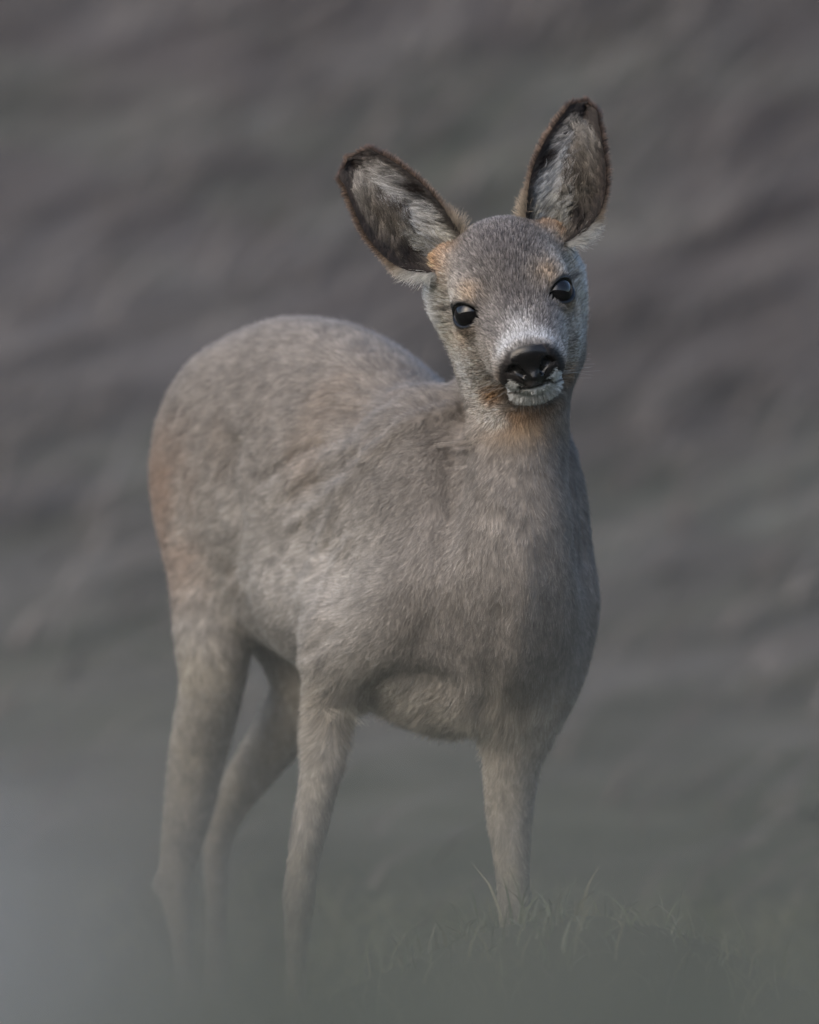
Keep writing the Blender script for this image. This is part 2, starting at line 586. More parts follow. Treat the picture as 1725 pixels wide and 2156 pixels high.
# muzzle end
head = smin(head, h_ell((0, .098, -.006), (.0235, .0165, .0160), HS), .008)       # nose pad
head = smin(head, h_ell((.0150, .0980, -.0085), (.0120, .0155, .0120)), .005)     # wings of the nose
head = smin(head, h_ell((.019, .086, -.025), (.0130, .0145, .0120)), .015)          # upper lip
head = smin(head, h_ell((0, .0850, -.0510), (.0265, .0175, .0140), HS), .006)      # chin
# eye sockets, nostrils, mouth
EYE_C, EYE_R = np.array([.0430, .0048, .000]), .0167
_g = unit(np.array([.67, .64, .38]))
_eu = unit(np.array([-.16, -.45, .88]))
_eu = unit(_eu - _g * (_eu @ _g))
_es = np.cross(_eu, _g)              # towards the temple for the eye on the picture's right


def eye_rho(S, F, U):
    """1 on the rim of the lids, growing outwards"""
    q = [S - EYE_C[0], F - EYE_C[1], U - EYE_C[2]]
    n = np.sqrt(q[0] ** 2 + q[1] ** 2 + q[2] ** 2) + 1e-6
    cg, cu, cs = [(q[0] * v[0] + q[1] * v[1] + q[2] * v[2]) / n for v in (_g, _eu, _es)]
    th = np.arccos(np.clip(cg, -1, 1))
    ln = np.sqrt(cu ** 2 + cs ** 2) + 1e-6
    cu, cs = cu / ln * th, cs / ln * th
    return (np.abs(cs / math.radians(64)) ** 1.65 + np.abs(cu / np.where(cu > 0, math.radians(37), math.radians(37))) ** 1.65) ** (1 / 1.65), n


head = smin(head, h_ell(EYE_C, (EYE_R + .0032,) * 3), .010)
_rho, _en = eye_rho(HA, HF, HU)
head = smax(head, -np.maximum((_rho - 1) * .013, _en - .030), .0025)
nos = h_cone((.0095, .115, -.0185), (.0168, .1135, -.0120), .0040, .0064)
head = smax(head, -nos, .0025)
nos2 = h_cone((.0165, .113, -.0115), (.0235, .104, -.0165), .0038, .0018)
head = smax(head, -nos2, .0025)
mouthU = -.0380 + .0022 * (HA / .02) ** 2 - .10 * np.clip(.095 - HF, 0, .1)
mouth = np.maximum(np.abs(HU - mouthU) - .0012 + .004 * smoothstep(.014, .022, HA), .060 - HF)
head = smax(head, -mouth, .004)
phil = np.maximum(np.maximum(HA - .0002, .10 - HF), np.maximum(HU + .012, -.036 - HU))
head = smax(head, -(phil + .0008), .003)
FD.add(sl, head.astype(np.float32), .036)

vg = openvdb.FloatGrid()
vg.background = 0.12
vg.copyFromArray(FD.f)
pts, quads = vg.convertToQuads(isovalue=0.0)[:2]
pts = pts.astype(np.float64)
BV = np.stack([np.interp(pts[:, i], np.arange(len(FD.ax[i])), FD.ax[i]) for i in range(3)], 1)
BQ = quads[:, ::-1].astype(np.int64)


def vertex_normals(v, q):
    n = np.cross(v[q[:, 2]] - v[q[:, 0]], v[q[:, 3]] - v[q[:, 1]])
    out = np.zeros_like(v)
    for i in range(4):
        for c in range(3):
            out[:, c] += np.bincount(q[:, i], n[:, c], len(v))
    return unit(out)


BN = vertex_normals(BV, BQ)
if (BN * (BV - BV.mean(0))).sum(1).mean() < 0:
    BQ = BQ[:, ::-1]
    BN = -BN
# folds of the winter coat on the flank and behind the shoulder
FOLDS = [([(955, 866), (860, 893), (785, 950), (728, 1040), (695, 1120), (668, 1200), (645, 1262)], 15, .0072),
         ([(765, 985), (735, 1040), (706, 1110), (690, 1165)], 10, -.0045),
         ([(625, 1012), (690, 965), (760, 935)], 13, .0032), ([(600, 1060), (660, 1020), (735, 985)], 13, -.0028),
         ([(615, 1105), (680, 1060), (720, 1020)], 10, .0040), ([(560, 1010), (620, 960), (680, 930)], 11, -.0035),
         ([(742, 1130), (700, 1210), (672, 1300)], 9, .0035), ([(820, 905), (760, 960)], 12, -.003),
         ([(500, 930), (485, 1010), (505, 1100), (490, 1200)], 18, -.0060), ([(505, 1290), (560, 1350), (640, 1390)], 14, .0040),
         ([(958, 960), (955, 1040), (942, 1120), (925, 1195), (922, 1250)], 28, -.0034), ([(985, 1000), (978, 1090), (958, 1180), (952, 1240)], 28, .0024), ([(790, 1448), (830, 1428), (890, 1420), (950, 1440)], 20, -.0045), ([(1045, 1300), (1035, 1400), (1028, 1520)], 26, -.0030),
         ([(905, 1310), (860, 1390), (800, 1445)], 28, -.0030), ([(1110, 1150), (1100, 1280), (1085, 1420)], 30, .0030),
         ([(1150, 1150), (1172, 1260), (1160, 1400)], 30, -.0016), ([(700, 1330), (650, 1380)], 14, -.004), ([(1222, 980), (1228, 1080), (1232, 1180)], 9, -.0050), ([(1000, 905), (1015, 980), (1050, 1060)], 18, .0028)]
kk = DIST / (DIST + BV[:, 1])
bpx, bpy_ = 862.5 + BV[:, 0] * kk / PX, 1078 - (BV[:, 2] - CAM_Z) * kk / PX
disp = np.zeros(len(BV))
for pl, wd, am in FOLDS:
    best = np.full(len(BV), 1e9)
    for (x0, y0), (x1, y1) in zip(pl[:-1], pl[1:]):
        ux, uy = x1 - x0, y1 - y0
        tt = np.clip(((bpx - x0) * ux + (bpy_ - y0) * uy) / (ux * ux + uy * uy), 0, 1)
        best = np.minimum(best, np.hypot(bpx - x0 - ux * tt, bpy_ - y0 - uy * tt))
    disp += am * np.exp(-(best / wd) ** 2)
front = smoothstep(.0, -.3, BN[:, 1]) * (BV[:, 1] < .45)
BV = BV + BN * (disp * front * (BV[:, 2] < .70))[:, None]
BN = vertex_normals(BV, BQ)
if (BN * (BV - BV.mean(0))).sum(1).mean() < 0:
    BQ = BQ[:, ::-1]
    BN = -BN
print('body mesh', len(BV), len(BQ), round(time.time() - T0, 1))

# ------------------------------------------------------------------ coat: colour, length and lie of the hair
HEADPX = PX * (DIST - .15) / DIST
GREY, FLANK, DARK = np.array([.240, .212, .187]), np.array([.40, .37, .335]), np.array([.075, .066, .064])
TAN, ORANGE, CREAM = np.array([.30, .205, .130]), np.array([.30, .158, .060]), np.array([.47, .42, .335])
RUST = np.array([.33, .215, .150])
WHITE, BLACK, BLUEW = np.array([.82, .80, .75]), np.array([.010, .0095, .010]), np.array([.46, .46, .46])


def lerp(c, d, w):
    return c + (np.asarray(d) - c) * np.clip(w, 0, 1)[:, None]


def head_uv(h):
    return h[:, 0] / HEADPX, (h[:, 1] * _sp - h[:, 2] * _cp) / HEADPX


def regions(p):
    h = w2h(p)
    wh = smoothstep(-.115, -.080, .6 * h[:, 1] + .8 * h[:, 2])
    wh = wh * smoothstep(272, 226, (h[:, 1] * _sp - h[:, 2] * _cp) / HEADPX)
    leg = smoothstep(.365, .25, p[:, 2])
    t = (p - C0) @ bdir
    s = (p - C0) @ rgt
    return h, wh, leg, t, s


def blob(x, y, cx, cy, rx, ry):
    return np.exp(-(((x - cx) / rx) ** 2 + ((y - cy) / ry) ** 2))


def coat(p, n):
    """albedo of the coat, bare-skin mask, hair length"""
    h, wh, leg, t, s = regions(p)
    N = len(p)
    n1, n2, n4 = fbm(p, 26, 3), fbm(p + 3.1, 75, 2), fbm(p + 1.7, 210, 2)
    nz = fbm(p * np.array([1, 1, .45]) + 9, 14, 3)
    c = np.tile(GREY, (N, 1))
    z = p[:, 2]
    # trunk: greyer on the back, paler on flank and belly
    c = lerp(c, FLANK, smoothstep(.66, .47, z + .05 * (n1 - .5)) * .85)
    c = lerp(c, TAN * .85, smoothstep(.58, .8, nz) * .25)
    c = lerp(c, RUST, smoothstep(.47, .59, t + .08 * (n1 - .5)) * smoothstep(.42, .49, z) * smoothstep(.68, .58, z) * .72)
    c = lerp(c, CREAM * 1.05, smoothstep(.42, .34, z) * smoothstep(.5, -.3, n[:, 2]) * .75)
    c = lerp(c, GREY * .7, .45 * blob(t, z, .05, .50, .12, .14) * smoothstep(.03, -.05, s))
    # neck and breast: darker grey brown down the front
    neck = smoothstep(.16, .05, t) * smoothstep(.33, .42, z)
    c = lerp(c, GREY * .80, neck * .75)
    c = lerp(c, CREAM * np.array([1.0, .94, .90]), smoothstep(.39, .345, z) * smoothstep(.24, .16, t) * smoothstep(-.08, .02, s) * .45)
    # legs: cream, shade painted grey brown on the sides facing picture right
    lc = lerp(np.tile(CREAM * .85, (N, 1)), FLANK, smoothstep(.3, .7, n1) * .5)
    lc = lerp(lc, GREY * 1.1, smoothstep(.2, .9, n[:, 0]) * .5)
    c = lerp(c, lc, np.maximum(leg, smoothstep(.45, .36, z) * smoothstep(.40, .5, t)))
    c = c * ((.74 + .52 * n2) * (.55 + .90 * n4))[:, None]
    # throat
    q = (p - P(1104, 878, -.11)) / np.array([.044, .07, .023])
    c = lerp(c, np.array([.43, .30, .185]), np.exp(-(q ** 2).sum(1)) * 1.0 * smoothstep(.2, -.4, n[:, 1]))
    kq = DIST / (DIST + p[:, 1])
    qx, qz = 862.5 + p[:, 0] * kq / PX, 1078 - (z - CAM_Z) * kq / PX
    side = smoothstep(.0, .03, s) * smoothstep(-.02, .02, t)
    c = lerp(c, GREY * .68, .75 * blob(qx, qz, 890, 1000, 75, 120) * side)      # darker shoulder fur, with the shade behind the neck painted in
    # head, drawn in the head's own frame
    x, d = head_uv(h)
    ax = np.abs(x)
    nh, nf = fbm(p, 60, 3), fbm(p + 5, 190, 2)
    g = np.tile(GREY * .72, (N, 1))
    g = lerp(g, FLANK * 1.05, smoothstep(70, 130, ax) * .6)
    g = lerp(g, DARK * 1.15, 1.15 * blob(x, d, 0, -85, 70, 66) * (.5 + nh))
    g = lerp(g, DARK * 1.1, .95 * blob(x, d, 0, -5, 42, 48))
    g = lerp(g, DARK * 1.4, .7 * blob(x, d, 0, -140, 84, 44))
    g = lerp(g, DARK * 1.6, .5 * blob(ax, d, 45, 60, 26, 26))
    arch = np.exp(-((d - (76 + .0085 * ax ** 2)) / 19) ** 2) * smoothstep(78, 45, ax)
    g = lerp(g, BLUEW, .9 * arch)
    g = lerp(g, BLUEW * .9, .45 * blob(x, d, 0, 52, 36, 22))
    g = lerp(g, FLANK * 1.05, .85 * smoothstep(35, 110, d) * smoothstep(52, 88, ax))  # cheek and jaw lightened in colour to offset the shade on them
    g = lerp(g, TAN * np.array([1.0, 1.0, .92]), .75 * blob(ax, d, 84, -34, 26, 22))
    g = lerp(g, TAN * np.array([1.0, .97, .88]), .9 * blob(ax, d, 120, 48, 26, 34))
    g = lerp(g, DARK * 1.5, .55 * blob(ax, d, 66, 6, 12, 40))
    g = lerp(g, TAN * .9, .5 * blob(ax, d, 95, 110, 26, 36))
    g = lerp(g, CREAM * .95, .75 * blob(ax, d, 150, 10, 30, 90))
    g = lerp(g, ORANGE, .95 * blob(ax, d, 138, -118, 24, 42))
    g = lerp(g, ORANGE * 1.1, .6 * blob(ax, d, 110, -150, 26, 22))
    g = lerp(g, CREAM * 1.15, .9 * blob(ax, d, 162, -70, 20, 46))
    g = lerp(g, WHITE, smoothstep(140, 156, ax) * smoothstep(40, -30, d) * .9)
    g = lerp(g, ORANGE * 1.0, 1.0 * blob(ax, d, 82, 178, 26, 28))
    g = lerp(g, ORANGE, .7 * smoothstep(210, 232, d) * smoothstep(80, 50, ax))
    fr = smoothstep(.045, .065, h[:, 1])
    # dark band beside the nose, white lips and chin
    bx = np.interp(d, [102, 114, 128, 147, 170, 190], [36, 46, 59, 67, 69, 60])
    band = smoothstep(4, -4, ax - bx) * smoothstep(98, 108, d) * smoothstep(196, 184, d) * fr
    g = lerp(g, np.array([.026, .022, .021]), band)
    pad_w = np.interp(d, [98, 107, 118, 130, 150, 168], [12, 27, 36, 40, 38, 26])
    top = smoothstep(3, -3, ax - pad_w) * smoothstep(96, 104, d) * smoothstep(186, 178, d) * fr
    g = lerp(g, BLACK * 1.6, top)
    lip_up = 157 + np.where(ax < 47, (47 - ax) * .85, (ax - 47) * 1.1)
    lip = smoothstep(-2, 7, d - lip_up) * smoothstep(189, 185, d) * smoothstep(64, 58, ax) * fr
    g = lerp(g, WHITE, smoothstep(.45, .8, lip))
    chin = smoothstep(187, 193, d) * smoothstep(222, 212, d + .006 * x * x - 6) * smoothstep(64, 54, ax) * fr
    g = lerp(g, WHITE * .95, chin)
    rho, en = eye_rho(np.abs(h[:, 0]), h[:, 1], h[:, 2])
    near = smoothstep(.026, .020, en)
    g = lerp(g, BLACK * 1.5, smoothstep(1.26, 1.12, rho) * near)
    lid = np.exp(-((ax - 133) / 16) ** 2 - ((d + 17 + (ax - 133) * .25) / 6) ** 2)
    g = lerp(g, BLACK * 2, .9 * lid)
    g = lerp(g, BLACK, smoothstep(5, 2, np.abs(d - 184 + .0022 * ax ** 2)) * smoothstep(42, 32, ax) * fr)
    speck = (.66 + .68 * nf)[:, None]
    c = lerp(c, g * speck, wh)
    # bare skin: nose pad, mouth slit, eyelid rims
    pad2 = smoothstep(2, -2, ax - np.interp(d, [98, 106, 120, 140, 158, 172, 182], [10, 34, 39, 41, 34, 24, 30])) * smoothstep(99, 107, d) * smoothstep(187, 181, d) * fr * wh
    pad2 = pad2 * (1 - smoothstep(.4, .7, lip))
    bare = np.maximum(pad2, smoothstep(1.17, 1.08, rho) * near * wh)
    bare = np.maximum(bare, smoothstep(3.5, 2, np.abs(d - 184 + .0022 * ax ** 2)) * smoothstep(42, 32, ax) * fr * wh)
    # hair length
    L = np.full(N, .0135)
    L = L + .022 * smoothstep(.40, .35, z) * smoothstep(.25, .15, t) * (1 - smoothstep(.30, .27, z)) * smoothstep(-.045, .0, s)
    L = lerp(L[:, None], [.0105], np.maximum(leg, smoothstep(.40, .36, z) * smoothstep(.35, .45, t)))[:, 0]
    L = L * (1 - .25 * neck)
    LH = np.full(N, .0085)
    LH = np.where(ax > 110, LH + .006 * smoothstep(110, 160, ax), LH)
    LH = LH + .010 * blob(ax, d, 175, -55, 26, 50)
    LH = LH - .0030 * fr
    LH = LH + .0025 * smoothstep(186, 198, d) * fr - .0005 * lip
    LH = LH * (1 - .55 * smoothstep(1.9, 1.3, rho) * near)
    LH = LH * (1 - .30 * np.maximum(band, top))
    L = L * (1 - wh) + LH * wh
    return c, bare, L


def flow(p, n, h, wh, leg, t, s):
    N = len(p)
    v = bdir * 1.0 + np.array([0, 0, -.5])
    v = np.tile(v, (N, 1))
    down = np.array([0, .12, -1.])
    neck = smoothstep(.12, .02, t) * (1 - wh)
    v = v * (1 - neck)[:, None] + (down + .35 * bdir) * neck[:, None]
    lg = np.maximum(leg, smoothstep(.50, .40, p[:, 2]) * smoothstep(.4, .5, t))
    v = v * (1 - lg)[:, None] + down * lg[:, None]
    # head: away from the nose, over the brow and back along the cheeks
    x, d = head_uv(h)
    loc = np.stack([h[:, 0] * 7, np.full(N, -1.0), -.25 * smoothstep(60, 140, d) + .1 * smoothstep(0, -60, d)], 1)
    chin = smoothstep(186, 205, d) * smoothstep(.05, .07, h[:, 1])
    loc = loc * (1 - chin)[:, None] + np.stack([h[:, 0] * 6, np.full(N, -.3), np.full(N, -1.)], 1) * chin[:, None]
    hv = loc @ HM
    low = (smoothstep(205, 245, d) * (1 - chin))[:, None]
    hv = hv * (1 - low) + np.array([0, .2, -1.]) * low
    v = v * (1 - wh)[:, None] + hv * wh[:, None]
    a = np.stack([fbm(p + k, 38, 2) - .5 for k in (0, 21, 43)], 1)
    b = np.stack([fbm(p + k, 120, 2) - .5 for k in (5, 27, 49)], 1)
    v = unit(v) + a * (.9 - .4 * wh)[:, None] + b * .7
    v = v - n * (v * n).sum(1)[:, None]
    return unit(v)


def hair_object(name, roots, normals, dirs, lens, lift, radius, croot, ctip, mat, parent, npt=4, jitter=.25, curl=0.0, seed=1, clump=None):
    rng = np.random.default_rng(seed)
    N = len(roots)
    cu = bpy.data.hair_curves.new(name)
    cu.add_curves([npt] * N)
    dd = unit(dirs + rng.normal(0, jitter, (N, 3)) * (1 - .0))
    side = np.cross(dd, normals)
    lens = lens * rng.uniform(.65, 1.2, N)
    lift = np.broadcast_to(lift, (N,)) * rng.uniform(.7, 1.3, N)
    pos = np.empty((N, npt, 3), np.float32)
    cur = roots - normals * np.minimum(.0012, .10 * lens)[:, None]
    pos[:, 0] = cur
    st = lens / (npt - 1)
    ph = rng.uniform(-1, 1, N)
    for i in range(1, npt):
        a = lift * (1.25 - .55 * i / (npt - 1))
        w = curl * np.sin(ph * 6 + i * 1.7)
        step = dd * np.cos(a)[:, None] + normals * np.sin(a)[:, None] + side * (w * np.ones(N))[:, None]
        cur = cur + unit(step) * st[:, None]
        pos[:, i] = cur
    if clump is not None:
        size, pull, tint = clump                    # hairs of one cell lean together into a lock
        key = np.floor(roots / np.reshape(size, (-1, 1)) + .55 * np.stack([noise3(roots + k, 170) for k in (0, 9, 18)], 1)).astype(np.int64)
        key = key[:, 0] * 73856093 ^ key[:, 1] * 19349663 ^ key[:, 2] * 83492791
        _, inv = np.unique(key, return_inverse=True)
        cnt_ = np.bincount(inv)
        cen = np.stack([np.bincount(inv, pos[:, -1, c]) / cnt_ for c in range(3)], 1)[inv]
        off = cen - pos[:, -1]
        for i in range(1, npt):
            pos[:, i] += off * (np.reshape(pull, (-1, 1)) * (i / (npt - 1)) ** 1.3)
        tn = (1 + rng.normal(0, 1, len(cnt_))[inv] * tint)[:, None]
        tn = np.clip(tn, .45, 1.7)
        croot, ctip = np.clip(croot * tn, 0, .9), np.clip(ctip * tn, 0, .9)
    cu.attributes['position'].data.foreach_set('vector', pos.ravel())
    ra = cu.attributes.new('radius', 'FLOAT', 'POINT')
    prof = np.linspace(1, .25, npt) ** .8
    ra.data.foreach_set('value', (np.broadcast_to(radius, (N,))[:, None] * prof).astype(np.float32).ravel())
    for an, cc in (('croot', croot), ('ctip', ctip)):
        at = cu.attributes.new(an, 'FLOAT_COLOR', 'CURVE')
        q = np.ones((N, 4), np.float32)
        q[:, :3] = cc
        at.data.foreach_set('color', q.ravel())
    at = cu.attributes.new('skin_normal', 'FLOAT_VECTOR', 'CURVE')
    at.data.foreach_set('vector', normals.astype(np.float32).ravel())
    cu.materials.append(mat)
    o = bpy.data.objects.new(name, cu)
    COL.objects.link(o)
    if parent:
        o.parent = parent
    return o


def sample_quads(v, q, nrm, dens, rng):
    """random roots on the surface; dens is per vertex, hairs per square metre"""
    tri = np.concatenate([q[:, [0, 1, 2]], q[:, [0, 2, 3]]])
    ar = .5 * np.linalg.norm(np.cross(v[tri[:, 1]] - v[tri[:, 0]], v[tri[:, 2]] - v[tri[:, 0]]), axis=1)
    ex = ar * dens[tri].mean(1)
    cnt = rng.poisson(ex)
    ti = np.repeat(np.arange(len(tri)), cnt)
    a, b = rng.random(len(ti)), rng.random(len(ti))
    f = a + b > 1
    a[f], b[f] = 1 - a[f], 1 - b[f]
    w = np.stack([1 - a - b, a, b], 1)
    tt = tri[ti]
    p = (v[tt] * w[:, :, None]).sum(1)
    n = unit((nrm[tt] * w[:, :, None]).sum(1))
    return p, n


def hair_material(name, rough=.55, blend=.75):
    m, nt, b = new_mat(name, rough, .25)
    r, tp, sn = attr_node(nt, 'croot'), attr_node(nt, 'ctip'), attr_node(nt, 'skin_normal')
    hi = nt.nodes.new('ShaderNodeHairInfo')
    mx = nt.nodes.new('ShaderNodeMix')
    mx.data_type = 'RGBA'
    nt.links.new(hi.outputs['Intercept'], mx.inputs[0])
    nt.links.new(r.outputs['Color'], mx.inputs[6])
    nt.links.new(tp.outputs['Color'], mx.inputs[7])
    nt.links.new(mx.outputs[2], b.inputs['Base Color'])
    geo = nt.nodes.new('ShaderNodeNewGeometry')
    mv = nt.nodes.new('ShaderNodeMix')
    mv.data_type = 'VECTOR'
    mv.inputs[0].default_value = blend
    nt.links.new(geo.outputs['Normal'], mv.inputs[4])
    nt.links.new(sn.outputs['Vector'], mv.inputs[5])
    nrm = nt.nodes.new('ShaderNodeVectorMath')
    nrm.operation = 'NORMALIZE'
    nt.links.new(mv.outputs[1], nrm.inputs[0])
    nt.links.new(nrm.outputs[0], b.inputs['Normal'])
    return m


# ------------------------------------------------------------------ the animal
deer = bpy.data.objects.new('roe_deer', None)
COL.objects.link(deer)
tag(deer, 'young grey-brown roe deer standing with its head tilted and ears raised', 'deer')

skin_mat, nt, bs = new_mat('deer_skin', .7, .3)
nt.links.new(attr_node(nt, 'col').outputs['Color'], bs.inputs['Base Color'])
bn = attr_node(nt, 'bare')
mr = nt.nodes.new('ShaderNodeMapRange')
nt.links.new(bn.outputs['Fac'], mr.inputs[0])
mr.inputs[3].default_value, mr.inputs[4].default_value = .8, .22
nt.links.new(mr.outputs[0], bs.inputs['Roughness'])
vo = nt.nodes.new('ShaderNodeTexVoronoi')
vo.inputs['Scale'].default_value = 900
tc = nt.nodes.new('ShaderNodeTexCoord')
nt.links.new(tc.outputs['Object'], vo.inputs['Vector'])
bp = nt.nodes.new('ShaderNodeBump')
bp.inputs['Strength'].default_value = .12
bp.inputs['Distance'].default_value = .0006
nt.links.new(vo.outputs['Distance'], bp.inputs['Height'])
nt.links.new(bp.outputs[0], bs.inputs['Normal'])

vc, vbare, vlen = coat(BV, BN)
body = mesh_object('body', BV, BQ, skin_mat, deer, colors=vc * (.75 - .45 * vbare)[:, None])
at = body.data.attributes.new('bare', 'FLOAT', 'POINT')
_x, _d = head_uv(w2h(BV))
nostril = np.exp(-((np.abs(_x) - 31 - (140 - _d) * .45) / 9) ** 2 - ((_d - 139) / 11) ** 2) * smoothstep(.08, .09, w2h(BV)[:, 1])
at.data.foreach_set('value', (vbare * (1 - smoothstep(.25, .6, nostril) * 1.2)).astype(np.float32))

# fur: dense on the head, thinner on the side turned away
hB, whB, legB, tB, sB = regions(BV)
view = unit(np.array([0, -DIST, CAM_Z]) - BV)
away = smoothstep(-.15, -.6, (BN * view).sum(1))
FURD = 1.0
dens = 7.5e5 * (1 - whB) + 2.0e6 * whB
dens = np.where(legB > .3, dens * 1.3, dens)
dens *= (1 - .8 * away) * FURD
dens *= smoothstep(.5, .2, vbare)
rng = np.random.default_rng(5)
fp, fn = sample_quads(BV, BQ, BN, dens, rng)
h, wh, leg, t, s = regions(fp)
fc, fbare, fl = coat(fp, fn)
fd = flow(fp, fn, h, wh, leg, t, s)
N = len(fp)
rv = rng.random(N)
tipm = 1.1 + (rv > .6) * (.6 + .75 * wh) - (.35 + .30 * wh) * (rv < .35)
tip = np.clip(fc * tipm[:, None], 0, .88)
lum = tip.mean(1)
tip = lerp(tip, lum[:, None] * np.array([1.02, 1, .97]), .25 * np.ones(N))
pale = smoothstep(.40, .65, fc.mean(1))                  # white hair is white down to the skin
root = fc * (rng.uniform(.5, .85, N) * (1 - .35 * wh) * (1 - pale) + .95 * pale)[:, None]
lift = .24 + .20 * wh + .15 * wh * smoothstep(.06, .08, h[:, 1]) * smoothstep(-.035, -.045, h[:, 2]) + .20 * (fbm(fp, 55, 2) - .5)
rad = (.000165 * (1 - wh) + .00017 * wh) * rng.uniform(.75, 1.25, N)
fur_mat = hair_material('fur')
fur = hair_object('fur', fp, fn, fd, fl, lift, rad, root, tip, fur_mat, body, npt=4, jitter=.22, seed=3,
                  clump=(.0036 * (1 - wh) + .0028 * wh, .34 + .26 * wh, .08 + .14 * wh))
fur['kind'] = 'stuff'
print('fur', N, round(time.time() - T0, 1))

# eyes
eye_mat, nt, be = new_mat('eye', .03, .38)
be.inputs['Base Color'].default_value = (.004, .0035, .004, 1)
for sx in (-1, 1):
    c = h2w(EYE_C * [sx, 1, 1])
    th, phi = np.meshgrid(np.linspace(0, math.pi, 33), np.linspace(0, 2 * math.pi, 48, endpoint=False), indexing='ij')
    gz = h2w((EYE_C + _g) * [sx, 1, 1]) - c
    r = EYE_R * (1 + .05 * np.exp(-(th / .75) ** 2))
    u1 = unit(np.cross(gz, [0, 0, 1.]))
    u2 = np.cross(gz, u1)
    V = c + (gz * np.cos(th)[..., None] + (u1 * np.cos(phi)[..., None] + u2 * np.sin(phi)[..., None]) * np.sin(th)[..., None]) * r[..., None]
    V = V.reshape(-1, 3)
    i, j = np.meshgrid(np.arange(32), np.arange(48), indexing='ij')
    j2 = (j + 1) % 48
    Q = np.stack([i * 48 + j, i * 48 + j2, (i + 1) * 48 + j2, (i + 1) * 48 + j], -1).reshape(-1, 4)
    mesh_object('eye', V, Q, eye_mat, deer)
# ---- ears: cupped shells in the head's frame
def from_view(r, d, w):
    """head-frame point from sideways r, downwards d (picture units seen along the face) and w metres forward"""
    v = d * HEADPX
    return np.stack([r * HEADPX, v * _sp + w * _cp, -v * _cp + w * _sp], -1)


EL = 285.0
E_MEDW = ([-20, 0, 46, 100, 148, 210, 255, 276, 285], [40, 54, 66, 73, 73, 65, 51, 38, 8])
E_LATW = ([-20, 0, 46, 100, 148, 200, 250, 276, 285], [-34, -56, -85, -92, -86, -68, -46, -32, -6])

E_MEDN = (E_MEDW[0], [40, 54, 66, 72, 69, 54, 36, 24, 5])      # the other ear is turned a little and looks more pointed
E_LATN = (E_LATW[0], [-34, -56, -83, -89, -80, -60, -36, -22, -4])


def ear_pos(sx, l, q, off=0.0):
    """l 0..1 from root to tip, q -1 (outer rim) .. 1 (inner rim)"""
    L = -20 + l * (EL + 20)
    em, el = (E_MEDW, E_LATW) if sx < 0 else (E_MEDN, E_LATN)
    wl = np.where(q > 0, spline(*em, L) * q, -spline(*el, L) * q)
    base = np.array([-118., -132.]) if sx < 0 else np.array([117., -126.])
    tip = np.array([-261., -378.]) if sx < 0 else np.array([260., -381.])
    a = (tip - base) / np.linalg.norm(tip - base)
    m = np.array([-a[1], a[0]]) if sx < 0 else np.array([a[1], -a[0]])
    # medial is up and inwards
    if m[1] > 0: m = -m
    r = base[0] + a[0] * L + m[0] * wl
    d = base[1] + a[1] * L + m[1] * wl
    lc = np.clip(L / EL, 0, 1)
    cup = .024 * (1 - lc) ** .8 + .006
    w = -.080 + cup * np.abs(q) ** 1.7 + .012 * np.sin(lc * math.pi) * (q > -2) - .010 * lc - off
    w = w + .004 * np.sin(q * 5 + l * 6) * (1 - np.abs(q))
    return h2w(from_view(r, d, w))


def ear_nrm(sx, l, q):
    e = 1e-3
    a = ear_pos(sx, l + e, q) - ear_pos(sx, l - e, q)
    b = ear_pos(sx, l, np.clip(q + e, -1, 1)) - ear_pos(sx, l, np.clip(q - e, -1, 1))
    n = unit(np.cross(a, b))
    n[n[:, 1] > 0] *= -1
    return n, unit(a), unit(b)


